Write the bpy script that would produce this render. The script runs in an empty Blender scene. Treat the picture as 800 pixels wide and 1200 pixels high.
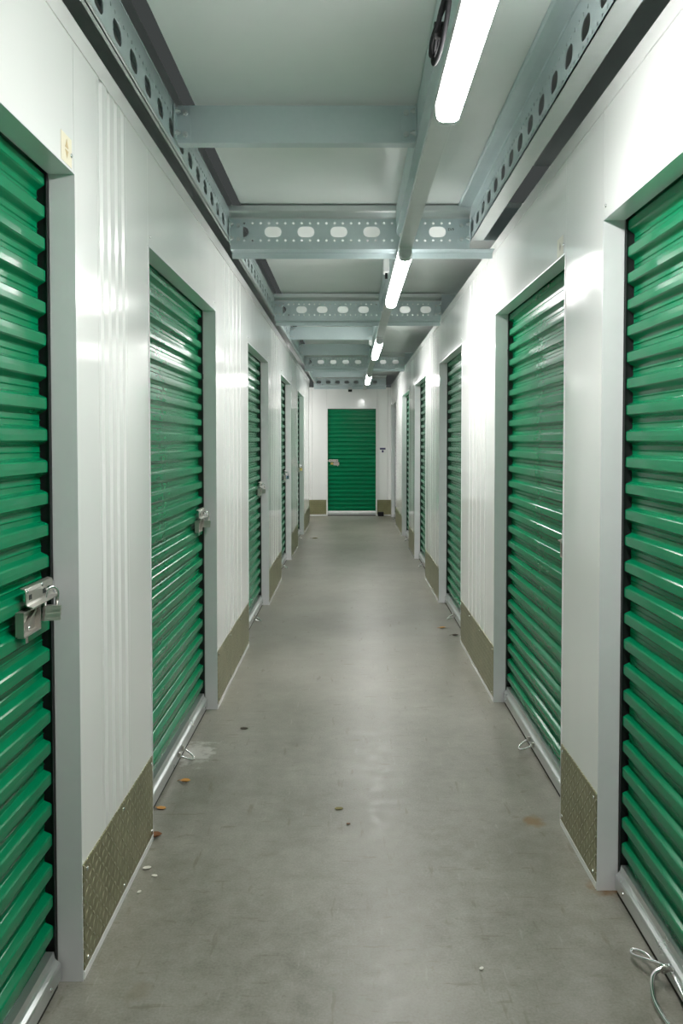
import bpy, math, random
from mathutils import Vector, Matrix
random.seed(7)
C = bpy.context.scene.collection
sc = bpy.context.scene
PI = math.pi

# ------------------------------------------------------------------ camera
FPX = 978.0
cam_d = bpy.data.cameras.new('camera')
cam = bpy.data.objects.new('camera', cam_d); C.objects.link(cam)
cam_d.sensor_fit = 'VERTICAL'
cam_d.sensor_height = 36.0
cam_d.sensor_width = 24.0
cam_d.lens = FPX / 1200.0 * 36.0
cam_d.shift_x = -9.87 / 1200.0
cam_d.shift_y = -50.43 / 1200.0
cam_d.clip_start = 0.02
cam.location = (0, 0, 1.45)
cam.rotation_euler = (PI / 2 - 0.033, 0, 0)
sc.camera = cam

# ------------------------------------------------------------------ world, exposure
w = bpy.data.worlds.new('world'); sc.world = w; w.use_nodes = True
w.node_tree.nodes['Background'].inputs[0].default_value = (0.9, 1.0, 0.97, 1)
w.node_tree.nodes['Background'].inputs[1].default_value = 0.006
sc.view_settings.view_transform = 'Standard'
sc.view_settings.look = 'None'
sc.view_settings.exposure = 3.2
sc.view_settings.gamma = 1.0
sc.view_settings.use_curve_mapping = False
sc.cycles.max_bounces = 20; sc.cycles.diffuse_bounces = 12; sc.cycles.glossy_bounces = 8; sc.cycles.sample_clamp_indirect = 2.0
LAMP = 11.0          # radiance of the lamp diffusers

# ------------------------------------------------------------------ materials
M = {}
def mat(name, col, rough=0.5, metal=0.0, spec=0.5, coat=0.0, emit=0.0):
    m = bpy.data.materials.new(name); m.use_nodes = True
    b = m.node_tree.nodes['Principled BSDF']
    b.inputs['Base Color'].default_value = (*col, 1)
    b.inputs['Roughness'].default_value = rough
    b.inputs['Metallic'].default_value = metal
    b.inputs['Specular IOR Level'].default_value = spec
    if coat:
        b.inputs['Coat Weight'].default_value = coat
        b.inputs['Coat Roughness'].default_value = 0.06
    if emit:
        b.inputs['Emission Color'].default_value = (1.0, 0.985, 0.965, 1)
        b.inputs['Emission Strength'].default_value = emit
    M[name] = m
    return m, m.node_tree.nodes, m.node_tree.links, b
def nd(ns, t, **kw):
    n = ns.new(t)
    for k, v in kw.items(): setattr(n, k, v)
    return n
def math_n(ns, ls, op, a, b=None, c=None):
    n = ns.new('ShaderNodeMath'); n.operation = op
    for i, v in enumerate((a, b, c)):
        if v is None: continue
        if isinstance(v, (int, float)): n.inputs[i].default_value = v
        else: ls.new(v, n.inputs[i])
    return n.outputs[0]
def ramp(ns, ls, fac, stops):
    r = ns.new('ShaderNodeValToRGB'); e = r.color_ramp.elements
    while len(e) < len(stops): e.new(0.5)
    for i, (p, c) in enumerate(stops):
        e[i].position = p; e[i].color = (*c, 1) if len(c) == 3 else c
    ls.new(fac, r.inputs[0]); return r.outputs[0]
def noise(ns, ls, vec, scale, detail=4, rough=0.55):
    n = ns.new('ShaderNodeTexNoise'); n.inputs['Scale'].default_value = scale
    n.inputs['Detail'].default_value = detail; n.inputs['Roughness'].default_value = rough
    if vec is not None: ls.new(vec, n.inputs['Vector'])
    return n.outputs[0]
def geo_pos(ns): return ns.new('ShaderNodeNewGeometry').outputs['Position']
def mapping(ns, ls, vec, scale=(1, 1, 1), rot=(0, 0, 0)):
    m = ns.new('ShaderNodeMapping'); ls.new(vec, m.inputs[0])
    m.inputs['Scale'].default_value = scale; m.inputs['Rotation'].default_value = rot
    return m.outputs[0]
def bump(ns, ls, b, h, strength, dist):
    n = ns.new('ShaderNodeBump'); n.inputs['Strength'].default_value = strength
    n.inputs['Distance'].default_value = dist
    ls.new(h, n.inputs['Height']); ls.new(n.outputs[0], b.inputs['Normal'])
def mixc(ns, ls, fac, a, b_):
    n = ns.new('ShaderNodeMix'); n.data_type = 'RGBA'
    if isinstance(fac, (int, float)): n.inputs[0].default_value = fac
    else: ls.new(fac, n.inputs[0])
    for i, v in ((6, a), (7, b_)):
        if isinstance(v, tuple): n.inputs[i].default_value = (*v, 1)
        else: ls.new(v, n.inputs[i])
    return n.outputs[2]

# white coated wall panels, glossy with a slow waviness
m, ns, ls, b = mat('white_panel', (0.86, 0.865, 0.85), 0.16, 0, 0.55)
p = geo_pos(ns)
bump(ns, ls, b, noise(ns, ls, mapping(ns, ls, p, (2.0, 2.0, 0.5)), 1.6, 1), 0.16, 0.01)
n2 = noise(ns, ls, p, 9, 4)
ls.new(ramp(ns, ls, n2, [(0.3, (0.085,)*3), (0.75, (0.14,)*3)]), b.inputs['Roughness'])
m, ns, ls, b = mat('frame_white_shaded', (0.78, 0.80, 0.80), 0.25, 0, 0.5)  # same white paint as the panels, shade put in as a greyer tone
p = geo_pos(ns)
ls.new(ramp(ns, ls, noise(ns, ls, p, 14, 5), [(0.25, (0.79, 0.785, 0.80)), (0.8, (0.83, 0.825, 0.84))]), b.inputs['Base Color'])
# green door sheet
m, ns, ls, b = mat('green_sheet', (0.0, 0.165, 0.068), 0.22, 0, 0.22)
p = geo_pos(ns)
ls.new(ramp(ns, ls, noise(ns, ls, mapping(ns, ls, p, (3, 3, 12)), 5, 5), [(0.3, (0.0, 0.192, 0.077)), (0.75, (0.0, 0.208, 0.085))]), b.inputs['Base Color'])
ls.new(ramp(ns, ls, noise(ns, ls, p, 18, 4), [(0.3, (0.235,)*3), (0.8, (0.265,)*3)]), b.inputs['Roughness'])
# galvanised steel
def galv(name, c0, c1, rough, metal=0.75):
    m, ns, ls, b = mat(name, c0, rough, metal)
    p = geo_pos(ns)
    v = ns.new('ShaderNodeTexVoronoi'); v.inputs['Scale'].default_value = 45; ls.new(p, v.inputs['Vector'])
    f = math_n(ns, ls, 'ADD', math_n(ns, ls, 'MULTIPLY', v.outputs['Distance'], 0.12), math_n(ns, ls, 'MULTIPLY', noise(ns, ls, p, 4, 5), 0.8))
    ls.new(ramp(ns, ls, f, [(0.25, c0), (0.8, c1)]), b.inputs['Base Color'])
    ls.new(ramp(ns, ls, noise(ns, ls, p, 11, 4), [(0.3, (rough - 0.06,)*3), (0.8, (rough + 0.08,)*3)]), b.inputs['Roughness'])
galv('galvanised', (0.54, 0.63, 0.645), (0.63, 0.71, 0.725), 0.42, 0.65)
galv('galvanised_bright', (0.60, 0.64, 0.635), (0.68, 0.715, 0.71), 0.38, 0.8)
galv('aluminium', (0.62, 0.64, 0.64), (0.74, 0.75, 0.75), 0.33, 0.85)
galv('zinc', (0.52, 0.50, 0.46), (0.70, 0.67, 0.62), 0.36, 0.85)
mat('steel_bright', (0.80, 0.80, 0.80), 0.18, 1.0)
mat('brass', (0.72, 0.55, 0.18), 0.3, 0.9)
mat('blue_steel', (0.42, 0.50, 0.66), 0.25, 0.8)
mat('guide_dark', (0.012, 0.016, 0.015), 0.5)
mat('rubber', (0.015, 0.015, 0.015), 0.7)
mat('black_plastic', (0.012, 0.012, 0.014), 0.7, 0, 0.25)
mat('grey_plastic', (0.55, 0.57, 0.56), 0.4)
mat('white_plastic', (0.80, 0.80, 0.79), 0.35)
mat('lamp_diffuser', (0.9, 0.9, 0.9), 0.4, emit=LAMP)
mat('lamp_side', (0.9, 0.9, 0.9), 0.4, emit=LAMP * 0.22)
mat('end_cap', (0.50, 0.52, 0.53), 0.25)
mat('label_yellow', (0.80, 0.74, 0.58), 0.6)
mat('label_pale', (0.66, 0.64, 0.55), 0.6)
mat('label_ink', (0.62, 0.48, 0.26), 0.6)
mat('label_grey_ink', (0.33, 0.31, 0.25), 0.6)
mat('sign_blue', (0.045, 0.04, 0.13), 0.45)
mat('ink', (0.02, 0.025, 0.025), 0.7)
mat('leaf_brown', (0.20, 0.085, 0.03), 0.7)
mat('leaf_orange', (0.55, 0.27, 0.06), 0.65)
mat('leaf_dark', (0.05, 0.035, 0.02), 0.7)
mat('leaf_olive', (0.22, 0.19, 0.06), 0.7)
mat('chip_white', (0.7, 0.68, 0.6), 0.6)
# tread plate: raised lozenges, alternating direction
m, ns, ls, b = mat('tread_plate', (0.50, 0.46, 0.36), 0.36, 0.85)
p = geo_pos(ns)
sep = ns.new('ShaderNodeSeparateXYZ'); ls.new(p, sep.inputs[0])
u = math_n(ns, ls, 'ADD', sep.outputs[0], sep.outputs[1])
S = 1 / 0.030
us = math_n(ns, ls, 'MULTIPLY', u, S); zs = math_n(ns, ls, 'MULTIPLY', sep.outputs[2], S)
par = math_n(ns, ls, 'MODULO', math_n(ns, ls, 'ABSOLUTE', math_n(ns, ls, 'ADD', math_n(ns, ls, 'FLOOR', us), math_n(ns, ls, 'FLOOR', zs))), 2)
sg = math_n(ns, ls, 'SUBTRACT', math_n(ns, ls, 'MULTIPLY', par, 2), 1)
a = math_n(ns, ls, 'SUBTRACT', math_n(ns, ls, 'FRACT', us), 0.5); c = math_n(ns, ls, 'MULTIPLY', math_n(ns, ls, 'SUBTRACT', math_n(ns, ls, 'FRACT', zs), 0.5), sg)
l1 = math_n(ns, ls, 'MULTIPLY', math_n(ns, ls, 'ADD', a, c), 1.05); l2 = math_n(ns, ls, 'MULTIPLY', math_n(ns, ls, 'SUBTRACT', a, c), 3.4)
d2 = math_n(ns, ls, 'ADD', math_n(ns, ls, 'MULTIPLY', l1, l1), math_n(ns, ls, 'MULTIPLY', l2, l2))
h = math_n(ns, ls, 'MAXIMUM', math_n(ns, ls, 'SUBTRACT', 0.5, d2), 0.0)
bump(ns, ls, b, h, 1.0, 0.012)
cb_ = ramp(ns, ls, noise(ns, ls, p, 7, 6), [(0.25, (0.22, 0.215, 0.105)), (0.75, (0.35, 0.335, 0.19))])
hm = math_n(ns, ls, 'MULTIPLY', math_n(ns, ls, 'GREATER_THAN', h, 0.12), 0.5)
ls.new(mixc(ns, ls, hm, cb_, (0.58, 0.57, 0.42)), b.inputs['Base Color'])   # polished raised lozenges
# ceiling deck
m, ns, ls, b = mat('deck', (0.62, 0.655, 0.64), 0.30, 0, 0.5)
p = geo_pos(ns)
ls.new(ramp(ns, ls, noise(ns, ls, p, 3, 5), [(0.25, (0.69, 0.73, 0.715)), (0.8, (0.76, 0.79, 0.775))]), b.inputs['Base Color'])
# painted concrete floor
m, ns, ls, b = mat('floor_paint', (0.33, 0.32, 0.28), 0.38, 0, 0.45)
p = geo_pos(ns)
n1 = noise(ns, ls, p, 1.3, 6, 0.6); n2 = noise(ns, ls, p, 14, 6, 0.65); n3 = noise(ns, ls, p, 140, 3)
f = math_n(ns, ls, 'ADD', math_n(ns, ls, 'MULTIPLY', n1, 0.38), math_n(ns, ls, 'ADD', math_n(ns, ls, 'MULTIPLY', n2, 0.36), math_n(ns, ls, 'MULTIPLY', n3, 0.26)))
col = ramp(ns, ls, f, [(0.36, (0.150, 0.146, 0.115)), (0.50, (0.232, 0.225, 0.188)), (0.64, (0.315, 0.303, 0.262))])
# scuffs: thin stretched streaks in two directions
for (sx, sy, th, rz) in ((26, 4.5, 0.665, 0.35), (5, 34, 0.665, -0.2), (10, 22, 0.68, 0.1), (38, 38, 0.70, 0.0)):
    s_ = noise(ns, ls, mapping(ns, ls, p, (sx, sy, 1), (0, 0, rz)), 1.0, 3, 0.6)
    k = ramp(ns, ls, s_, [(th - 0.03, (0, 0, 0)), (th + 0.04, (1, 1, 1))])
    col = mixc(ns, ls, math_n(ns, ls, 'MULTIPLY', k, 0.5), col, (0.13, 0.115, 0.075))
s_ = noise(ns, ls, mapping(ns, ls, p, (55, 6, 1), (0, 0, -0.5)), 1.0, 3, 0.6)
k = ramp(ns, ls, s_, [(0.65, (0, 0, 0)), (0.72, (1, 1, 1))])
col = mixc(ns, ls, math_n(ns, ls, 'MULTIPLY', k, 0.16), col, (0.52, 0.51, 0.46))
def blob(cx, cy, rx, ry, wob=0.5, sc_=30):
    sp = ns.new('ShaderNodeSeparateXYZ'); ls.new(p, sp.inputs[0])
    dx = math_n(ns, ls, 'DIVIDE', math_n(ns, ls, 'SUBTRACT', sp.outputs[0], cx), rx)
    dy = math_n(ns, ls, 'DIVIDE', math_n(ns, ls, 'SUBTRACT', sp.outputs[1], cy), ry)
    d = math_n(ns, ls, 'SQRT', math_n(ns, ls, 'ADD', math_n(ns, ls, 'MULTIPLY', dx, dx), math_n(ns, ls, 'MULTIPLY', dy, dy)))
    d = math_n(ns, ls, 'ADD', d, math_n(ns, ls, 'MULTIPLY', math_n(ns, ls, 'SUBTRACT', noise(ns, ls, p, sc_, 4), 0.5), wob * 3))
    return ramp(ns, ls, d, [(0.35, (1, 1, 1)), (1.0, (0, 0, 0))])
col = mixc(ns, ls, math_n(ns, ls, 'MULTIPLY', blob(0.835, 2.67, 0.07, 0.07), 0.9), col, (0.17, 0.085, 0.02))      # rust at the post
col = mixc(ns, ls, math_n(ns, ls, 'MULTIPLY', blob(0.70, 3.14, 0.05, 0.06), 0.7), col, (0.20, 0.11, 0.03))
col = mixc(ns, ls, math_n(ns, ls, 'MULTIPLY', blob(-0.72, 3.84, 0.10, 0.16, 0.9, 22), 0.6), col, (0.62, 0.61, 0.57))  # spilt plaster dust
col = mixc(ns, ls, math_n(ns, ls, 'MULTIPLY', blob(-0.56, 2.15, 0.05, 0.05), 0.5), col, (0.16, 0.14, 0.09))
ls.new(col, b.inputs['Base Color'])
ls.new(ramp(ns, ls, n2, [(0.3, (0.30,)*3), (0.75, (0.48,)*3)]), b.inputs['Roughness'])
bump(ns, ls, b, n2, 0.12, 0.003)

# ------------------------------------------------------------------ mesh helpers
class MB:
    def __init__(s): s.v = []; s.f = []
    def box(s, x0, x1, y0, y1, z0, z1, mtx=None):
        o = len(s.v)
        for x in (x0, x1):
            for y in (y0, y1):
                for z in (z0, z1):
                    q = Vector((x, y, z)); s.v.append(tuple(mtx @ q if mtx else q))
        for f in ((0, 1, 3, 2), (4, 6, 7, 5), (0, 4, 5, 1), (2, 3, 7, 6), (0, 2, 6, 4), (1, 5, 7, 3)): s.f.append(tuple(o + i for i in f))
        return s
    def prism(s, poly, axis, a0, a1, mtx=None):
        # poly in the two remaining axes (in x,y,z order), extruded along axis
        o = len(s.v); n = len(poly)
        for a in (a0, a1):
            for (p_, q_) in poly:
                t = [p_, q_]; t.insert('xyz'.index(axis), a)
                q = Vector(t); s.v.append(tuple(mtx @ q if mtx else q))
        for i in range(n):
            j = (i + 1) % n; s.f.append((o + i, o + j, o + n + j, o + n + i))
        s.f.append(tuple(o + i for i in reversed(range(n)))); s.f.append(tuple(o + n + i for i in range(n)))
        return s
    def sheet(s, line, axis, a0, a1, t, side=1):
        # a bent sheet: open line thickened by t, extruded along axis
        n = len(line); off = []
        for i in range(n):
            d = Vector((0, 0))
            for k in (i - 1, i):
                if 0 <= k < n - 1:
                    e = (Vector(line[k + 1]) - Vector(line[k])).normalized(); d += Vector((-e.y, e.x))
            d.normalize()
            off.append((line[i][0] + d.x * t * side, line[i][1] + d.y * t * side))
        o = len(s.v)
        pts = list(line) + off
        for a in (a0, a1):
            for (p_, q_) in pts:
                tt = [p_, q_]; tt.insert('xyz'.index(axis), a); s.v.append(tuple(tt))
        N = 2 * n
        for i in range(n - 1):
            s.f.append((o + i, o + i + 1, o + N + i + 1, o + N + i))
            s.f.append((o + n + i, o + N + n + i, o + N + n + i + 1, o + n + i + 1))
            s.f.append((o + i, o + n + i, o + n + i + 1, o + i + 1))
            s.f.append((o + N + i, o + N + i + 1, o + N + n + i + 1, o + N + n + i))
        s.f.append((o, o + N, o + N + n, o + n)); k = n - 1
        s.f.append((o + k, o + n + k, o + N + n + k, o + N + k))
        return s
    def tube(s, path, r, n=8):
        o = len(s.v); P = [Vector(q) for q in path]; up = None
        for i, q in enumerate(P):
            d = (P[min(i + 1, len(P) - 1)] - P[max(i - 1, 0)]).normalized()
            if up is None: up = d.orthogonal().normalized()
            up = (up - d * up.dot(d)).normalized(); sd = d.cross(up)
            for k in range(n):
                a_ = 2 * PI * k / n; s.v.append(tuple(q + r * (math.cos(a_) * up + math.sin(a_) * sd)))
        for i in range(len(P) - 1):
            for k in range(n):
                j = (k + 1) % n
                s.f.append((o + i * n + k, o + i * n + j, o + (i + 1) * n + j, o + (i + 1) * n + k))
        s.f.append(tuple(o + k for k in reversed(range(n)))); e = o + (len(P) - 1) * n; s.f.append(tuple(e + k for k in range(n)))
        return s
    def cyl(s, c0, c1, r, n=12): return s.tube([c0, c1], r, n)
    def rect_hole(s, axis, x0, x1, z0, z1, cx, cz, hx, r, dep, n=6):
        # rectangle with a stadium hole (half straight length hx, radius r); axis = 'x' or 'y' runs along the beam
        A = set(); nn = 4 * n
        for i in range(nn): A.add(round(2 * PI * i / nn, 6))
        for (px, pz) in ((x0, z0), (x1, z0), (x0, z1), (x1, z1)): A.add(round(math.atan2(pz - cz, px - cx) % (2 * PI), 6))
        A = sorted(A); inn = []; out = []
        for a_ in A:
            dx, dz = math.cos(a_), math.sin(a_)
            t = 1e9
            if dx > 1e-6: t = min(t, (x1 - cx) / dx)
            if dx < -1e-6: t = min(t, (x0 - cx) / dx)
            if dz > 1e-6: t = min(t, (z1 - cz) / dz)
            if dz < -1e-6: t = min(t, (z0 - cz) / dz)
            out.append((cx + dx * t, cz + dz * t))
            # stadium radius along the ray
            rr = None
            if abs(dz) > 1e-6:
                tt = r / abs(dz)
                if abs(tt * dx) <= hx: rr = tt
            if rr is None:
                sgn = 1 if dx > 0 else -1
                bb = dx * sgn * hx; cc = hx * hx - r * r
                rr = bb + math.sqrt(max(bb * bb - cc, 0))
            inn.append((cx + dx * rr, cz + dz * rr))
        o = len(s.v); k = len(A)
        for (px, pz) in inn + out: s.v.append((px, dep, pz) if axis == 'x' else (dep, px, pz))
        for i in range(k):
            j = (i + 1) % k; s.f.append((o + i, o + j, o + k + j, o + k + i))
    def rect(s, axis, x0, x1, z0, z1, dep):
        o = len(s.v)
        for (px, pz) in ((x0, z0), (x1, z0), (x1, z1), (x0, z1)): s.v.append((px, dep, pz) if axis == 'x' else (dep, px, pz))
        s.f.append((o, o + 1, o + 2, o + 3))
    def mesh(s, name, material, smooth=False):
        me = bpy.data.meshes.new(name); me.from_pydata(s.v, [], s.f); me.update()
        me.materials.append(M[material])
        import bmesh
        bm = bmesh.new(); bm.from_mesh(me); bmesh.ops.recalc_face_normals(bm, faces=bm.faces[:]); bm.to_mesh(me); bm.free()
        if smooth:
            for pl in me.polygons: pl.use_smooth = True
        return me
    def build(s, name, material, parent=None, smooth=False, bevel=0.0):
        return link(name, s.mesh(name, material, smooth), parent, bevel)
def link(name, me, parent=None, bevel=0.0, loc=None):
    o = bpy.data.objects.new(name, me); C.objects.link(o)
    if parent: o.parent = parent
    if loc: o.location = loc
    if bevel:
        b_ = o.modifiers.new('bevel', 'BEVEL'); b_.width = bevel; b_.segments = 2; b_.limit_method = 'ANGLE'
    return o
def empty(name, loc=(0, 0, 0), rz=0.0):
    o = bpy.data.objects.new(name, None); C.objects.link(o)
    o.location = loc; o.rotation_euler = (0, 0, rz); o.empty_display_size = 0.1; return o
def tag(o, label=None, cat=None, group=None, kind=None):
    if label: o['label'] = label
    if cat: o['category'] = cat
    if group: o['group'] = group
    if kind: o['kind'] = kind
    return o
KIDS = {}
def copy_tree(o, parent=None):
    c = o.copy(); C.objects.link(c)
    if parent: c.parent = parent
    for ch in list(o.children): copy_tree(ch, c)
    return c

# ------------------------------------------------------------------ layout (metres)
XL, XR = -0.719, 0.800          # wall faces
DW, DH = 1.485, 2.150             # side door opening
WT = 0.060                      # wall panel thickness
ZW0, ZW1 = 2.488, 2.545         # top track
Y_BACK = 16.27
L_far = [2.200, 4.480, 7.365, 10.175, 12.975]
R_far = [2.655, 4.602, 7.458, 10.284, 12.78, 16.02]
Y_START, Y_LEND = -4.0, 14.816
YB = 4.614; Y_CROSS = [4.614, 7.31, 12.10, 16.20]
ZC = 2.735

# ------------------------------------------------------------------ floor, ceiling
tag(MB().box(-3.6, 2.2, -4.2, 19.0, -0.12, 0.0).build('floor', 'floor_paint'), 'grey painted concrete corridor floor with scuffs and stains', 'floor', kind='structure')
tag(MB().box(-3.6, -0.80, -4.2, 19.0, 2.98, 3.06).build('ceiling_upper', 'deck'), 'upper deck over the left storage units, raised to leave a dark gap by the beam', 'ceiling', kind='structure')  # deck split and lifted here to make the strip beside the beam dark
tag(MB().box(0.83, 2.2, -4.2, 4.69, 2.98, 3.06).build('ceiling_side', 'deck'), 'upper deck over the right storage units, raised to keep the beam holes dark', 'ceiling', kind='structure')  # lifted piece of deck, shaped to darken the holes of the right beam
tag(MB().box(-0.592, 0.69, -4.2, 4.69, ZC, ZC + 0.04).box(-0.592, 2.2, 4.69, 19.0, ZC, ZC + 0.04).build('ceiling', 'deck'), 'pale grey deck panels above the steel beams', 'ceiling', kind='structure')

# ------------------------------------------------------------------ walls
def ribbed(y0, y1, s, X, ribs=True):
    # outline (x, y) of a panel with vertical grooves on the corridor face
    pts = [(X, y0)]
    if ribs:
        L = y1 - y0; n = max(2, int(round(L / (0.075 if L < 0.4 else 0.165)))); q = L / n
        for i in range(n):
            a_ = y0 + q * i + q * 0.5
            pts += [(X, a_ - 0.016), (X + s * 0.011, a_ - 0.010), (X + s * 0.011, a_ + 0.010), (X, a_ + 0.016)]
    pts += [(X, y1), (X + s * WT, y1), (X + s * WT, y0)]
    return pts
rivet_me = None
def rivet(parent, loc, r=0.006, side=None):
    key = side
    if key not in RIV:
        m_ = MB(); d = Vector(side)
        m_.tube([Vector((0, 0, 0)) - d * 0.001, d * 0.0025, d * 0.0045], r, 8)
        # dome the end
        for i in range(16, 24):
            v_ = Vector(m_.v[i]); a_ = v_.dot(d) * d; m_.v[i] = tuple(a_ + (v_ - a_) * 0.55)
        RIV[key] = m_.mesh('rivet', 'steel_bright', True)
    return link('rivet', RIV[key], parent, loc=loc)
RIV = {}
def side_wall(name, s, X, fars, y_end, label):
    root = tag(empty(name, (X, 0, 0)), label, 'wall', kind='structure')
    edges = []; y = Y_START
    for f in fars: edges.append((y, f - DW)); y = f
    edges.append((y, y_end))
    first = True
    def part(nm, mb, mt, bev=0.0):
        o = mb.build(nm, mt, root, bevel=bev); o.location = (-X, 0, 0); return o
    for k, (y0, y1) in enumerate(edges):
        L = y1 - y0; g = 0.0012
        if L < 0.1 and False: continue
        if L < 0.6 or k == 0 : spans = [(y0, y1, False)]
        elif L < 1.0: spans = [(y0, y0 + 0.2, False), (y0 + 0.2, y0 + 0.51, True), (y0 + 0.51, y1, False)]
        else: spans = [(y0, y0 + 0.26, False), (y0 + 0.26, y1 - 0.3, True), (y1 - 0.3, y1, False)]
        for (a_, b_, rb) in spans:
            part('ribbed_panel' if rb else 'wall_panel', MB().prism(ribbed(a_ + g, b_ - g, s, X, rb), 'z', 0.003, ZW0 + 0.01), 'white_panel')
        part('base_track', MB().box(min(X - s * 0.0045, X), max(X - s * 0.0045, X), y0 + 0.004, y1 - 0.004, 0.0, 0.02), 'white_panel')
        kp = part('kick_plate', MB().box(min(X - s * 0.004, X), max(X - s * 0.004, X), y0 + 0.006, y1 - 0.006, 0.024, 0.31), 'tread_plate')
        nx = 2 if L < 0.6 else (3 if L < 1.0 else 4)
        if L > 2: nx = 8
        for i in range(nx):
            yy = y0 + 0.03 + (L - 0.06) * i / (nx - 1)
            for zz in (0.045, 0.29): rivet(kp, (X - s * 0.004, yy, zz), 0.006, (-s, 0, 0))
    for f in fars:
        hp = part('header_panel', MB().box(min(X, X + s * WT), max(X, X + s * WT), f - DW + 0.0012, f - 0.0012, DH, ZW0 + 0.01), 'white_panel')
        for yy in (f - DW + 0.03, f - 0.025): rivet(hp, (X, yy, DH + 0.035), 0.004, (-s, 0, 0))
    part('top_track', MB().sheet([(X - s * 0.004, ZW0), (X - s * 0.004, ZW1), (X + s * (WT + 0.004), ZW1), (X + s * (WT + 0.004), ZW0)], 'y', Y_START, y_end, 0.003, -s), 'white_panel')
    return root
side_wall('wall_left', -1, XL, L_far, Y_LEND, 'white glossy metal partition wall along the left, ribbed panels and tread kick plates')
side_wall('wall_right', 1, XR, R_far, Y_BACK - 0.002, 'white glossy metal partition wall along the right, ribbed panels and tread kick plates')

# back wall and the wall behind the camera
BX0, BX1 = -0.4555, 0.5265; BH = 2.11
bw = tag(empty('wall_back', (0, Y_BACK, 0)), 'white metal wall closing the far end of the corridor', 'wall', kind='structure')
def bpart(nm, x0, x1, y0, y1, z0, z1, mt):
    return MB().box(x0, x1, y0 - Y_BACK, y1 - Y_BACK, z0, z1).build(nm, mt, bw)
for (a_, b_) in ((-3.4, -0.735), (-0.733, BX0), (BX1, 0.735), (0.737, 0.9)):
    bpart('wall_panel', a_ + 0.001, b_ - 0.001, Y_BACK, Y_BACK + WT, 0.003, 2.5, 'white_panel')
bpart('header_panel', BX0, BX1, Y_BACK, Y_BACK + WT, BH, 2.5, 'white_panel')
for (a_, b_) in ((-3.4, BX0 - 0.004), (BX1 + 0.004, 0.80)):
    kp = bpart('kick_plate', a_, b_, Y_BACK - 0.004, Y_BACK, 0.024, 0.31, 'tread_plate')
    bpart('base_track', a_, b_, Y_BACK - 0.0045, Y_BACK, 0.0, 0.02, 'white_panel')
    for xx in (max(a_, -0.74) + 0.03, b_ - 0.03):
        for zz in (0.045, 0.29): rivet(kp, (xx, -0.004, zz), 0.006, (0, -1, 0))
tag(MB().box(-0.9, 1.0, Y_START - 0.06, Y_START, 0, 2.545).build('wall_front', 'white_panel'), 'plain white wall closing the corridor behind the camera', 'wall', kind='structure')
# partition that bounds the side passage on the left at the far end
tag(MB().box(-3.4, XL - WT, Y_LEND - 0.06, Y_LEND, 0, 2.545).build('wall_passage', 'white_panel'), 'white partition along the side passage at the far left', 'wall', kind='structure')

# ------------------------------------------------------------------ roller doors (local: x to the right, y into the unit, z up)
PITCH = 0.0825
prof = [(0.091, 0.0), (0.091, 0.012), (0.0885, 0.0145), (0.091, 0.017), (0.091, 0.029), (0.0885, 0.032), (0.0745, 0.041), (0.071, 0.0445), (0.0705, 0.058), (0.071, 0.0715), (0.0745, 0.075), (0.0885, 0.0810), (0.091, PITCH)]
def slat_mesh(w_): return MB().sheet(prof, 'x', 0.020, w_ - 0.020, 0.0018, -1).mesh('slat', 'green_sheet')
def padlock(name, label, world, rz, tilt, body_mat='zinc', shackle_len=0.03):
    root = empty(name, world, rz); root.rotation_euler = (0, tilt, rz)
    tag(root, label, 'padlock', 'padlocks on the door latches')
    bd = MB()
    for i in range(6):
        e = 0.0 if i % 2 == 0 else 0.0012
        z0 = -0.052 + i * 0.0062
        bd.prism([(-0.026 + e, -0.008), (-0.020, -0.0135 + e), (0.020, -0.0135 + e), (0.026 - e, -0.008), (0.026 - e, 0.008), (0.020, 0.0135 - e), (-0.020, 0.0135 - e), (-0.026 + e, 0.008)], 'z', z0, z0 + 0.0063)
    bd.build('body', body_mat, root)
    pa = [(-0.016, 0, -0.018)] + [(-0.016, 0, -0.014 + shackle_len * 0.5)]
    for i in range(9): a_ = PI - PI * i / 8; pa.append((0.016 * math.cos(a_), 0, shackle_len * 0.5 + 0.0 + 0.016 * math.sin(a_)))
    pa += [(0.016, 0, -0.018)]
    MB().tube(pa, 0.0042, 8).build('shackle', 'steel_bright', root, True)
    MB().cyl((0, 0, -0.0525), (0, 0, -0.054), 0.007, 10).build('keyway', 'guide_dark', root)
    return root
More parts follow.
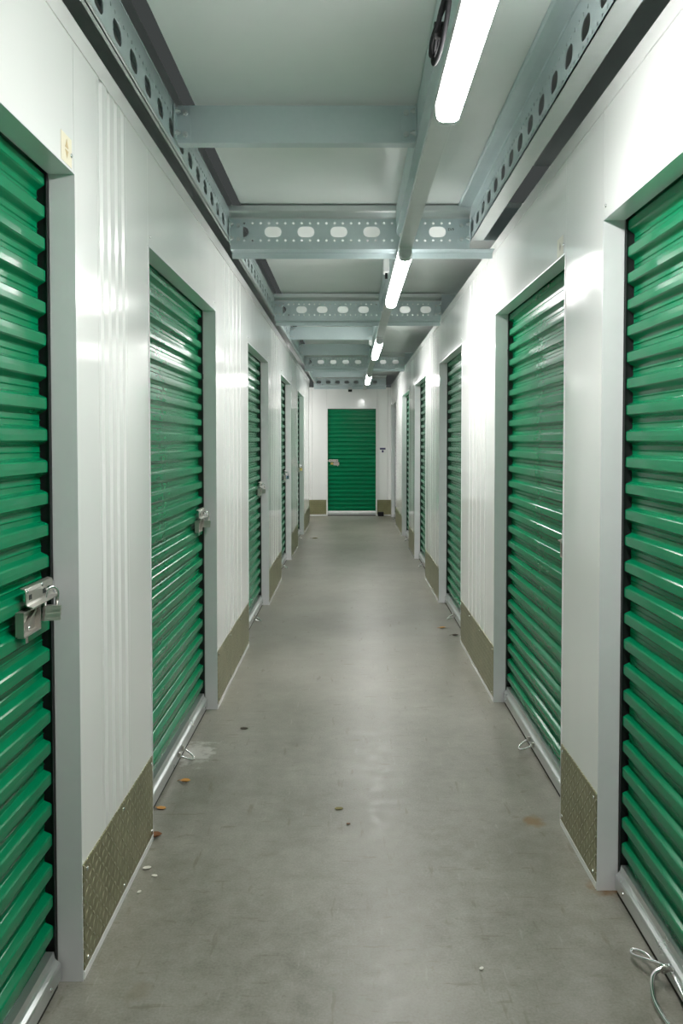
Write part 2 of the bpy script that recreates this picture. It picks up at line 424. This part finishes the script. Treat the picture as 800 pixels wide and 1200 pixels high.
def make_door(w_, H, mirror=False, handle=True):
    root = empty('door_1')
    fr = 'frame_white_shaded'
    for (a_, b_) in ((0.0005, 0.0055), (w_ - 0.0055, w_ - 0.0005)):
        MB().box(a_, b_, -0.003, 0.064, 0.0, H - 0.001).build('jamb', fr, root)
    MB().box(0.006, w_ - 0.006, -0.003, 0.064, H - 0.006, H - 0.001).build('head_trim', fr, root)
    for (a_, sg_) in ((0.006, 1), (w_ - 0.006, -1)):
        MB().sheet([(a_ + sg_ * 0.011, 0.0665), (a_, 0.0665), (a_, 0.112), (a_ + sg_ * 0.034, 0.112)], 'z', 0.0, H + 0.05, 0.0022, -sg_).build('guide', 'guide_dark', root)
    me = slat_mesh(w_); z = 0.088
    while z < H + 0.02:
        link('slat', me, root, loc=(0, 0, z)); z += PITCH
    rail = MB().sheet([(0.052, 0.016), (0.050, 0.020), (0.050, 0.058), (0.053, 0.064), (0.062, 0.070), (0.066, 0.075), (0.069, 0.092), (0.100, 0.092), (0.100, 0.016)], 'x', 0.022, w_ - 0.022, 0.003, -1).build('bottom_rail', 'aluminium', root)
    MB().box(0.030, w_ - 0.030, 0.056, 0.098, 0.0, 0.0155).build('rubber_seal', 'rubber', root)
    for xx in (0.10, w_ - 0.10): rivet(rail, (xx, 0.050, 0.040), 0.006, (0, -1, 0))
    # slide latch
    lt = empty('latch'); lt.parent = root
    lx = 0.150 if mirror else w_ - 0.150
    sx = -1 if mirror else 1
    lt.location = (lx, 0.070, 1.045)
    def lp(nm, mb, mt, bev=0.0): return mb.build(nm, mt, lt, bevel=bev)
    X_ = lambda a_, b_: (min(a_ * sx, b_ * sx), max(a_ * sx, b_ * sx))
    # bent upper plate with two lugs and slots
    pl = MB(); x0, x1 = X_(-0.075, 0.105)
    pl.sheet([(-0.004, 0.052), (-0.014, 0.050), (-0.016, 0.044), (-0.016, 0.016), (-0.020, 0.010), (-0.034, 0.006)], 'x', x0, x1, 0.003, -1)
    lp('cover_plate', pl, 'zinc', 0.0008)
    sl = MB()
    for q in (-0.050, 0.040, 0.072):
        a_, b_ = X_(q - 0.008, q + 0.008); sl.box(a_, b_, -0.0200, -0.0165, 0.024, 0.036)
    lp('slot', sl, 'guide_dark')
    # sliding bolt bar
    a_, b_ = X_(-0.06, 0.138); lp('slide_bolt', MB().box(a_, b_, -0.012, -0.005, 0.018, 0.040), 'steel_bright', 0.001)
    # lower housing tray with a diagonal rib
    hs = MB(); a_, b_ = X_(-0.095, 0.015)
    hs.box(a_, b_, -0.006, 0.0, -0.058, 0.000); hs.box(a_, b_, -0.020, -0.005, -0.061, -0.057); hs.box(a_, b_, -0.020, -0.005, -0.004, 0.000)
    a2, b2 = X_(-0.095, -0.091); hs.box(a2, b2, -0.020, -0.005, -0.060, -0.001)
    a2, b2 = X_(0.011, 0.015); hs.box(a2, b2, -0.020, -0.005, -0.060, -0.001)
    lp('housing', hs, 'zinc')
    mt_ = Matrix.Translation((-0.04 * sx, -0.011, -0.030)) @ Matrix.Rotation(-0.5 * sx, 4, 'Y')
    lp('rib', MB().box(-0.045, 0.045, -0.004, 0.004, -0.004, 0.004, mt_), 'zinc')
    lp('tongue', MB().box(*X_(-0.072, -0.058), -0.016, -0.002, -0.078, -0.058), 'steel_bright', 0.001)
    for q, zz in ((-0.066, 0.045), (0.030, 0.047), (-0.03, -0.05)):
        rivet(lt, (q * sx, -0.016 if zz > 0 else -0.006, zz), 0.006, (0, -1, 0))
    # pull handle on the bottom rail: a bail in two lugs
    if handle:
        hx = handle if isinstance(handle, float) else w_ / 2
        hd = empty('pull_handle'); hd.parent = root; hd.location = (hx, 0.050, 0.045)
        for q in (-0.040, 0.040): MB().box(q - 0.007, q + 0.007, -0.012, 0.0, -0.010, 0.012).build('lug', 'zinc', hd, bevel=0.002)
        pa = []
        for i in range(13):
            a_ = PI * i / 12; pa.append((-0.042 * math.cos(a_), -0.008 - 0.052 * math.sin(a_), -0.002 - 0.030 * math.sin(a_)))
        MB().tube(pa, 0.0045, 8).build('bail', 'steel_bright', hd, True)
    return root
door = make_door(DW, DH)
def place(o, s, far):
    if s < 0: o.location = (XL, far - DW, 0); o.rotation_euler = (0, 0, PI / 2)
    else: o.location = (XR, far, 0); o.rotation_euler = (0, 0, -PI / 2)
dl = ['green roller door nearest the camera on the left, cut by the frame, large padlocked latch',
      'second green roller door along the left wall, pale reflections on its slats',
      'third green roller door along the left wall, narrow from this angle',
      'fourth green roller door along the left wall, bluish padlock on its latch',
      'farthest green roller door on the left wall, a thin sliver with a brass padlock']
dr = ['green roller door nearest the camera on the right, cut by the frame, wire loop on its rail',
      'second green roller door along the right wall, small bail handle on its rail',
      'third green roller door along the right wall, beside the wide ribbed panel',
      'fourth green roller door along the right wall, narrow from this angle',
      'fifth green roller door along the right wall, a thin dark sliver',
      'last green roller door on the right wall, almost edge on beside the end wall']
n_ = 1; doors = []
for s, fars, labs in ((-1, L_far, dl), (1, R_far, dr)):
    for i, f in enumerate(fars):
        o = door if n_ == 1 else copy_tree(door)
        o.name = 'door_%d' % n_; place(o, s, f); tag(o, labs[i], 'roller door', 'green roller doors', 'structure'); n_ += 1; doors.append(o)
# back door with its own pale frame
bd_ = make_door(BX1 - BX0, BH, True, False); bd_.name = 'door_12'; bd_.location = (BX0, Y_BACK, 0)
for ch in list(bd_.children):
    if ch.name.startswith(('slat', 'guide', 'bottom_rail', 'rubber_seal', 'latch')): ch.location.y -= 0.060
for (a_, b_, z0, z1) in ((-0.004, 0.022, 0.0, BH), (BX1 - BX0 - 0.022, BX1 - BX0 + 0.004, 0.0, BH), (0.022, BX1 - BX0 - 0.022, BH - 0.026, BH)):
    MB().box(a_, b_, -0.016, -0.0035, z0, z1).build('frame_trim', 'white_panel', bd_, bevel=0.002)
tag(bd_, 'green roller door facing the camera in the end wall, pale latch at its left', 'roller door', 'green roller doors', 'structure')

# padlocks hanging on the left latches and on the end door
pads = [('grey laminated padlock on the latch of the nearest left door', 'zinc'), ('square grey padlock on the latch of the second left door', 'zinc'),
        ('small brownish padlock on the latch of the third left door', 'zinc'), ('bluish steel padlock on the latch of the fourth left door', 'blue_steel'),
        ('small brass padlock on the latch of the farthest left door', 'brass')]
for (lab, mt), f in zip(pads, L_far):
    padlock('padlock', lab, (XL - 0.038, f - 0.150 + 0.055, 1.050), PI / 2 - 0.75, 0.10, mt)
padlock('padlock', 'pale padlock on the latch of the end door', (BX0 + 0.105, Y_BACK - 0.020, 1.050), 0.0, 0.0, 'brass')

# wire loop tied to the rail of the nearest right door
wl = tag(empty('wire_loop', (XR + 0.036, 2.16, 0.055)), 'silver wire loop tied to the bottom rail of the nearest right door', 'wire loop')
def bez(pts, n=8):
    out = []; P = [Vector(q) for q in pts]; P = [P[0]] + P + [P[-1]]
    for i in range(1, len(P) - 2):
        for k in range(n):
            t = k / n; a_, b_, c_, d_ = P[i - 1], P[i], P[i + 1], P[i + 2]
            out.append(0.5 * ((2 * b_) + (-a_ + c_) * t + (2 * a_ - 5 * b_ + 4 * c_ - d_) * t * t + (-a_ + 3 * b_ - 3 * c_ + d_) * t ** 3))
    out.append(P[-2]); return out
MB().tube(bez([(0.012, 0.0, 0.0), (-0.01, 0.02, 0.004), (-0.035, 0.06, -0.01), (-0.052, 0.115, -0.03), (-0.040, 0.14, -0.032), (-0.018, 0.10, -0.02), (-0.012, 0.03, -0.006), (0.012, 0.005, 0.008)]), 0.0048, 8).build('upper_loop', 'steel_bright', wl, True)
MB().tube(bez([(0.0, 0.01, 0.0), (-0.035, 0.0, -0.015), (-0.055, -0.06, -0.035), (-0.050, -0.14, -0.045), (-0.03, -0.22, -0.046), (-0.012, -0.26, -0.044), (0.0, -0.20, -0.03), (0.008, -0.10, -0.01), (0.012, -0.01, -0.002)]), 0.006, 8).build('lower_loop', 'steel_bright', wl, True)
MB().tube(bez([(0.013, -0.014, 0.008), (-0.006, -0.010, 0.014), (-0.012, 0.0, 0.0), (-0.004, 0.010, -0.014), (0.013, 0.012, -0.006)]), 0.004, 8).build('shackle_ring', 'zinc', wl, True)

# ------------------------------------------------------------------ steel beams
HP, HW, HR, DOT = 0.18, 0.0925, 0.029, 0.0064
def web(mb, axis, a0, a1, phase, zc, zlo, zhi, dep):
    # perforated web between a0 and a1; hole centres at phase + k*HP
    k = math.floor((a0 - phase) / HP)
    rows = ((zc - 0.0615, zc - 0.032), (zc - 0.032, zc + 0.032), (zc + 0.032, zc + 0.0615))
    mb.rect(axis, a0, a1, zlo, rows[0][0], dep); mb.rect(axis, a0, a1, rows[2][1], zhi, dep)
    while True:
        c = phase + k * HP; x0, x1 = c - HP / 2, c + HP / 2; k += 1
        if x1 <= a0 + 1e-4: continue
        if x0 >= a1 - 1e-4: break
        e0, e1 = max(x0, a0), min(x1, a1)
        if c - HW / 2 > e0 + 0.004 and c + HW / 2 < e1 - 0.004: mb.rect_hole(axis, e0, e1, rows[1][0], rows[1][1], c, zc, HW / 2 - HR, HR, dep)
        else: mb.rect(axis, e0, e1, rows[1][0], rows[1][1], dep)
        for q in range(4):
            d0, d1 = x0 + q * HP / 4, x0 + (q + 1) * HP / 4
            f0, f1 = max(d0, e0), min(d1, e1)
            if f1 - f0 < 1e-4: continue
            for (z0, z1) in (rows[0], rows[2]):
                if f1 - f0 > 0.04: mb.rect_hole(axis, f0, f1, z0, z1, (d0 + d1) / 2, (z0 + z1) / 2, 0.0, DOT, dep, 2)
                else: mb.rect(axis, f0, f1, z0, z1, dep)
def solid(o, t):
    m_ = o.modifiers.new('sheet', 'SOLIDIFY'); m_.thickness = t; m_.offset = 0.0; return o
bolt_me = {}
def bolt(parent, loc, d, r=0.011):
    key = (d, r)
    if key not in bolt_me:
        dv = Vector(d); bolt_me[key] = MB().tube([dv * -0.001, dv * 0.010], r, 6).tube([dv * 0.010, dv * 0.018], r * 0.55, 8).mesh('bolt', 'galvanised_bright')
    return link('bolt', bolt_me[key], parent, loc=loc)
ZH = 2.608
bays = [(Y_START, YB - 0.01), (YB + 0.08, 7.30), (7.39, 12.09), (12.18, 16.19)]
bayn = ['in the nearest bay', 'in the second bay beyond the first cross beam', 'in the third bay', 'in the farthest bay']
for s, phase, sd in ((-1, 2.945, 'left'), (1, 2.914, 'right')):
    for (y0, y1), bn in (list(zip(bays, bayn)) if s < 0 else [(bays[0], bayn[0])]):
        root = tag(empty('steel_beam', (s * 0.66, (y0 + y1) / 2, 2.548)), 'galvanised perforated steel beam over the %s wall %s' % (sd, bn), 'beam', 'beams along the corridor walls')
        o_ = (-s * 0.66, -(y0 + y1) / 2, -2.548)
        mb = MB(); web(mb, 'y', y0, y1, phase, ZH, 2.551, 2.716, s * 0.66)
        o = solid(mb.build('web', 'galvanised', root), 0.0025); o.location = o_
        fl = [(s * 0.6615, 2.556), (s * 0.664, 2.5495), (s * 0.730, 2.5495), (s * 0.7315, 2.552), (s * 0.7315, 2.568)] if s > 0 else [(s * 0.6590, 2.566), (s * 0.6560, 2.560), (s * 0.6560, 2.552), (s * 0.660, 2.5485), (s * 0.672, 2.5485), (s * 0.674, 2.556)]
        o = MB().sheet(fl, 'y', y0, y1, 0.0025, s).build('bottom_flange', 'galvanised_bright', root); o.location = o_
        fl = [(s * 0.6600, 2.712), (s * 0.655, 2.720), (s * 0.620, 2.7205), (s * 0.595, 2.722), (s * 0.590, 2.727), (s * 0.590, 2.7345)] if s > 0 else [(s * 0.6600, 2.712), (s * 0.664, 2.722), (s * 0.72, 2.724), (s * 0.722, 2.708)]
        o = MB().sheet(fl, 'y', y0, y1, 0.0025, s).build('top_flange', 'galvanised', root); o.location = o_
# cross beams
cn = ['nearest perforated cross beam under the deck, ink stamp at its right', 'second perforated cross beam under the deck', 'third perforated cross beam under the deck', 'perforated beam above the end wall with dark holes']
for k, (yc, lab) in enumerate(zip(Y_CROSS, cn)):
    root = tag(empty('cross_beam', (0, yc, 2.466)), lab, 'beam', 'perforated cross beams')
    off = (0, -yc, -2.466)
    hw = 0.655 if k < 3 else 0.70
    zl = 2.503; hr = hw if k in (0, 3) else 0.792
    mb = MB(); web(mb, 'x', -hw, hr, -0.061, 2.597, zl, 2.668, yc)
    o = solid(mb.build('web', 'galvanised', root), 0.0025); o.location = off
    o = MB().sheet([(yc + 0.001, zl + 0.004), (yc + 0.001, zl), (yc + 0.064, zl - 0.003), (yc + 0.068, zl - 0.007), (yc + 0.068, zl - 0.037)], 'x', -hw, 0.792 if k < 3 else hr, 0.0025, 1).build('bottom_flange', 'galvanised', root); o.location = off
    o = MB().sheet([(yc, 2.666), (yc - 0.004, 2.676), (yc - 0.046, 2.690), (yc - 0.054, 2.698), (yc - 0.056, 2.726), (yc + 0.004, 2.732)], 'x', -hw, hr, 0.0025, -1).build('top_flange', 'galvanised_bright', root); o.location = off
    if k < 3:
        MB().box(0.66 if k == 0 else 0.793, 1.25, 0.001, 0.004, 2.552 - 2.466, 2.728 - 2.466).build('splice_plate', 'galvanised', root)
        for sx in (-1, 1):
            ce = hr if sx > 0 and k else 0.655
            cl = MB().sheet([(sx * (ce - 0.001), yc - 0.070), (sx * (ce - 0.001), yc - 0.005), (sx * (ce - 0.07), yc - 0.005)], 'z', 2.53, 2.655, 0.004, sx).build('cleat', 'galvanised', root); cl.location = off
            for zz in (2.555, 2.63):
                bolt(cl, (sx * (ce - 0.045), yc - 0.009, zz), (0, -1, 0)); bolt(cl, (sx * (ce - 0.005), yc - 0.04, zz), (-sx, 0, 0))
    if k == 0:
        cu = bpy.data.curves.new('stamp', 'FONT'); cu.body = 'EV9'; cu.size = 0.021; cu.extrude = 0.0004; cu.align_x = 'CENTER'
        to = bpy.data.objects.new('ink_stamp', cu); C.objects.link(to); dg = bpy.context.evaluated_depsgraph_get()
        me = bpy.data.meshes.new_from_object(to.evaluated_get(dg)); bpy.data.objects.remove(to); me.materials.clear(); me.materials.append(M['ink'])
        st = link('ink_stamp', me, root, loc=(0.553, -0.0022, 2.603 - 2.466)); st.rotation_euler = (PI / 2, 0, 0)
# plain secondary joists (left of the lighting channel only)
jn = ['plain galvanised joist spanning the nearest bay, flat face towards the camera', 'plain joist just beyond the second perforated cross beam', 'plain joist just before the third perforated cross beam', 'plain joist in the farthest bay near the end wall']
for yj, lab in zip((3.19, 9.26, 10.9, 14.65), jn):
    root = tag(empty('plain_joist', (0, yj, 2.575)), lab, 'beam', 'plain joists')
    off = (0, -yj, -2.575)
    o = MB().sheet([(yj + 0.05, 2.590), (yj + 0.05, 2.576), (yj, 2.576), (yj, 2.716), (yj + 0.05, 2.716), (yj + 0.05, 2.702)], 'x', -0.650, 0.2465, 0.0025, -1).build('channel', 'galvanised', root); o.location = off
    for sx, xe in ((-1, -0.6555), (1, 0.2475)):
        cl = MB().sheet([(xe, yj - 0.045), (xe, yj - 0.001), (xe - sx * 0.055, yj - 0.001)], 'z', 2.585, 2.705, 0.004, sx).build('cleat', 'galvanised', root); cl.location = off
        for zz in (2.605, 2.685):
            bolt(cl, (xe - sx * 0.036, yj - 0.005, zz), (0, -1, 0)); bolt(cl, (xe - sx * 0.004, yj - 0.026, zz), (-sx, 0, 0), 0.009)
# long joist behind the lights
for (y0, y1), bn in zip([(Y_START, YB - 0.065), (YB + 0.075, 7.245), (7.385, 12.035), (12.175, 16.13)], bayn):
    root = tag(empty('long_joist', (0.25, (y0 + y1) / 2, 2.575)), 'plain lengthwise steel joist above the lights %s' % bn, 'beam', 'lengthwise joists')
    o = MB().sheet([(0.30, 2.590), (0.30, 2.576), (0.25, 2.576), (0.25, 2.716), (0.30, 2.716), (0.30, 2.702)], 'y', y0, y1, 0.0025, -1).build('channel', 'galvanised', root)
    o.location = (-0.25, -(y0 + y1) / 2, -2.575)
# lighting channel
root = tag(empty('lighting_channel', (0.2835, 6, 2.44)), 'long galvanised channel carrying the lights along the ceiling', 'channel')
o = MB().sheet([(0.262, 2.464), (0.252, 2.464), (0.252, 2.4405), (0.315, 2.4405), (0.315, 2.464), (0.305, 2.464)], 'y', Y_START, 16.05, 0.002, -1).build('tray', 'galvanised_bright', root); o.location = (-0.2835, -6, -2.44)
for yy in (1.2, 3.6, 6.4, 9.9, 11.2, 14.2):
    MB().box(-0.016, 0.016, yy - 6.012, yy - 5.988, 0.026, 0.1335).build('hanger', 'galvanised', root)

# ------------------------------------------------------------------ batten lights
def make_light():
    L = 1.57
    root = empty('batten_light')
    hs = [(-0.030, 0.052), (-0.033, 0.070), (0.033, 0.070), (0.030, 0.052)]
    MB().prism([(x, z) for x, z in hs], 'y', 0.0, L).build('housing', 'grey_plastic', root)
    df = []
    for i in range(13):
        a_ = PI + PI * i / 12; cx, cz = math.cos(a_), math.sin(a_)
        df.append((math.copysign(abs(cx) ** 0.55, cx) * 0.036, 0.052 + math.copysign(abs(cz) ** 0.6, cz) * 0.050))
    d_ = MB().prism(df, 'y', 0.045, L - 0.045).build('diffuser', 'lamp_diffuser', root)
    d_.data.materials.append(M['lamp_side'])
    for pl in d_.data.polygons:
        if pl.normal.z > -0.6: pl.material_index = 1
    for y0, y1, dr_ in ((0.045, 0.0, -1), (L - 0.045, L, 1)):
        mb = MB(); n = len(df)
        for yy, k in ((y0, 1.0), (y0 + dr_ * 0.030, 0.97), (y1, 0.84)):
            for (x, z) in df: mb.v.append((x * k, yy, 0.052 + (z - 0.052) * (k if k == 1 else k * 0.97)))
        for r_ in range(2):
            for i in range(n): j = (i + 1) % n; mb.f.append((r_ * n + i, r_ * n + j, (r_ + 1) * n + j, (r_ + 1) * n + i))
        mb.f.append(tuple(range(n))); mb.f.append(tuple(2 * n + i for i in range(n)))
        mb.build('end_cap', 'end_cap', root)
    for yy in (0.25, 0.78, 1.32):
        for sx in (-1, 1): MB().box(sx * 0.036 - 0.0025, sx * 0.036 + 0.0025, yy - 0.012, yy + 0.012, 0.046, 0.068).build('clip', 'steel_bright', root)
    return root
ll = ['glowing batten light nearest the camera, cut by the top of the frame', 'second batten light, just beyond the first cross beam', 'third batten light from the camera', 'farthest batten light, near the end wall']
lamp = make_light()
for i, (y, lab) in enumerate(zip((0.92, 4.27, 7.95, 12.1), ll)):
    o = lamp if i == 0 else copy_tree(lamp)
    o.location = (0.2835, y, 2.370); tag(o, lab, 'light', 'batten lights along the corridor')
o = copy_tree(lamp); o.location = (-1.05, 15.45, 2.370); o.rotation_euler = (0, 0, PI / 2)
for yy in (0.3, 1.27): MB().box(-0.01, 0.01, yy - 0.01, yy + 0.01, 0.0702, 0.6095).build('hanger', 'galvanised', o)
tag(o, 'batten light in the side passage at the far left, out of the picture', 'light', 'batten lights along the corridor')

# ------------------------------------------------------------------ electrics, labels, small things
cb = tag(empty('cable_bundle', (0.228, 2.1, 2.46)), 'black cable looped and tied beside the nearest light', 'cable')
MB().tube(bez([(0.0, -0.30, 0.10), (0.0, -0.14, 0.05), (-0.010, -0.05, 0.02), (-0.014, 0.06, -0.012), (-0.010, 0.10, -0.03), (-0.002, 0.03, -0.030), (0.004, -0.06, 0.0), (0.004, -0.13, 0.03)]), 0.0065, 8).build('cable', 'black_plastic', cb, True)
MB().tube(bez([(0.004, -0.10, 0.035), (-0.014, -0.03, 0.010), (-0.022, 0.03, -0.004), (-0.020, 0.075, -0.022), (-0.006, 0.05, -0.008), (0.0, -0.02, 0.012)]), 0.0055, 8).build('cable_turn', 'black_plastic', cb, True)
MB().box(-0.020, 0.010, -0.006, 0.006, -0.014, 0.026).build('tie', 'rubber', cb, bevel=0.002)
for y, lab in ((5.35, 'small white junction box on the joist beside the second light'), (9.35, 'small white junction box on the joist beside the third light')):
    jb = tag(empty('junction_box', (0.2485, y, 2.50)), lab, 'junction box', 'junction boxes')
    MB().box(-0.034, 0.0, -0.045, 0.045, 0.02, 0.115).build('box', 'white_plastic', jb, bevel=0.004)
    MB().box(-0.037, -0.034, -0.040, 0.040, 0.025, 0.110).build('lid', 'grey_plastic', jb, bevel=0.001)
    MB().cyl((-0.017, 0, 0.02), (-0.017, 0, -0.015), 0.008, 10).build('gland', 'black_plastic', jb)
# sensor under the end beam
se = tag(empty('motion_sensor', (0.003, 16.13, 2.46)), 'small dark sensor hanging under the beam above the end door', 'sensor')
MB().box(-0.045, 0.045, -0.02, 0.03, 0.03, 0.055).build('bracket', 'galvanised', se, bevel=0.003)
MB().box(-0.040, 0.040, -0.045, 0.03, -0.030, 0.030).build('body', 'grey_plastic', se, bevel=0.006)
MB().prism([(-0.047, -0.050), (-0.047, -0.012), (0.02, -0.030), (0.02, -0.055)], 'x', -0.036, 0.036).build('lens', 'black_plastic', se)
# blue T sign on the end wall
sg_ = tag(empty('wall_sign', (0.638, Y_BACK - 0.0015, 1.28)), 'small dark blue T-shaped sign right of the end door', 'sign')
MB().box(-0.065, 0.065, -0.004, 0.001, -0.05, 0.055).build('backing', 'white_panel', sg_)
MB().box(-0.055, 0.055, -0.0065, -0.004, 0.010, 0.045).build('crossbar', 'sign_blue', sg_)
MB().box(-0.018, 0.018, -0.0065, -0.004, -0.045, 0.0).build('stem', 'sign_blue', sg_)
# black door stop box by the end door
ds = tag(empty('bait_box', (0.60, Y_BACK - 0.075, 0.0)), 'small black box on the floor right of the end door', 'box')
MB().prism([(-0.062, 0.0), (0.062, 0.0), (0.062, 0.055), (0.045, 0.075), (-0.062, 0.075)], 'x', -0.056, 0.056).build('body', 'black_plastic', ds, bevel=0.004)
MB().box(-0.050, 0.050, -0.056, 0.040, 0.075, 0.081).build('lid', 'rubber', ds, bevel=0.003)
# stickers over the doors
stl = tag(empty('sticker', (XL + 0.0005, 2.140, 2.190)), 'faded yellow sticker above the corner of the nearest left door', 'sticker')
MB().box(0.0, 0.0008, -0.040, 0.040, -0.036, 0.036).build('paper', 'label_yellow', stl)
for z0, z1, zt in ((0.004, 0.004, 0.026), (-0.002, -0.002, -0.022)):
    MB().prism([(-0.010, z0), (0.014, z1), (0.002, zt)], 'x', 0.0008, 0.0013).build('printed_mark', 'label_ink', stl)
str_ = tag(empty('sticker', (XR - 0.0005, 3.20, 2.188)), 'pale sticker above the near corner of the second right door', 'sticker')
MB().box(-0.0008, 0.0, -0.045, 0.045, -0.034, 0.036).build('paper', 'label_pale', str_)
MB().prism([(-0.012, 0.0), (0.0, -0.016), (0.012, 0.0), (0.0, 0.020)], 'x', -0.0013, -0.0008).build('printed_mark', 'label_grey_ink', str_)

# leaves and scraps on the floor
def floor_pt(u_, v_):
    th = 0.033; xc = (u_ - 409.87) / FPX; yc = (549.57 - v_) / FPX
    d = Vector((xc, math.cos(th) + yc * math.sin(th), -math.sin(th) + yc * math.cos(th)))
    t = -1.45 / d.z; return d * t
def leaf(name, label, cat, u_, v_, size, mt, rz, curl=0.35):
    q = floor_pt(u_, v_); n = 8
    mb = MB(); L = size
    for i in range(n + 1):
        t = i / n; wd = 0.34 * L * math.sin(PI * min(1, t * 0.96 + 0.02)) ** 0.8 * (1 + 0.15 * math.sin(9 * t))
        for j, sx in enumerate((-1, -0.5, 0, 0.5, 1)):
            mb.v.append((L * (t - 0.5), wd * sx, 0.002 + curl * L * (abs(sx) ** 1.6) * 0.3 * math.sin(PI * t) + curl * L * 0.22 * (2 * t - 1) ** 2))
    for i in range(n):
        for j in range(4): o = i * 5 + j; mb.f.append((o, o + 1, o + 6, o + 5))
    root = tag(empty(name, (q.x, q.y, 0.0), rz), label, cat, 'litter on the floor')
    b_ = mb.build('blade' if cat == 'leaf' else 'scrap', mt, root, True)
    s_ = b_.modifiers.new('thick', 'SOLIDIFY'); s_.thickness = 0.0012; s_.offset = 1
    if cat == 'leaf': MB().tube([(-L * 0.5, 0, 0.003 + curl * L * 0.22), (-L * 0.62, 0.004, 0.006 + curl * L * 0.1), (-L * 0.78, 0.010, 0.003)], 0.0011, 6).build('stalk', mt, root)
leaf('dry_leaf', 'curled brown leaf against the kick plate near the left door', 'leaf', 181, 982, 0.055, 'leaf_brown', 0.3, 0.9)
leaf('dry_leaf', 'yellow orange leaf on the floor by the second left door', 'leaf', 217, 917, 0.045, 'leaf_orange', 0.0, 0.8)
leaf('dry_leaf', 'thin orange leaf fragment between the brown and yellow leaves', 'leaf', 189, 948, 0.040, 'leaf_orange', -0.2, 0.3)
leaf('dry_leaf', 'reddish leaf on the floor before the third right door', 'leaf', 518, 736, 0.055, 'leaf_orange', 0.5, 0.3)
leaf('dry_leaf', 'dark shrivelled leaf beside the handle of the third right door', 'leaf', 533, 745, 0.05, 'leaf_dark', 0.2, 0.5)
leaf('dry_leaf', 'olive leaf on the floor near the far left kick plate', 'leaf', 369, 631, 0.10, 'leaf_olive', 0.1, 0.3)
leaf('paper_scrap', 'dark flattened scrap left of the corridor middle, before the second left post', 'scrap', 286, 854, 0.04, 'leaf_dark', -0.2, 0.1)
leaf('paper_scrap', 'tan flattened scrap in the middle of the floor', 'scrap', 397, 948, 0.034, 'leaf_olive', 0.1, 0.06)
leaf('paper_scrap', 'pale chip on the floor in front of the nearest left kick plate', 'scrap', 172, 1018, 0.030, 'chip_white', 0.4, 0.2)
leaf('paper_scrap', 'tiny pale chip near the bottom right of the floor', 'scrap', 564, 1136, 0.016, 'chip_white', 0.9, 0.2)
leaf('paper_scrap', 'tiny brown scrap in the floor middle below the tan one', 'scrap', 408, 966, 0.016, 'leaf_brown', 0.2, 0.2)
leaf('paper_scrap', 'pale sliver beside the first chip at the nearest left kick plate', 'scrap', 181, 1027, 0.022, 'chip_white', -0.3, 0.15)
leaf('paper_scrap', 'pale crumb touching the bottom of the nearest left kick plate', 'scrap', 163, 1046, 0.018, 'chip_white', 1.2, 0.15)
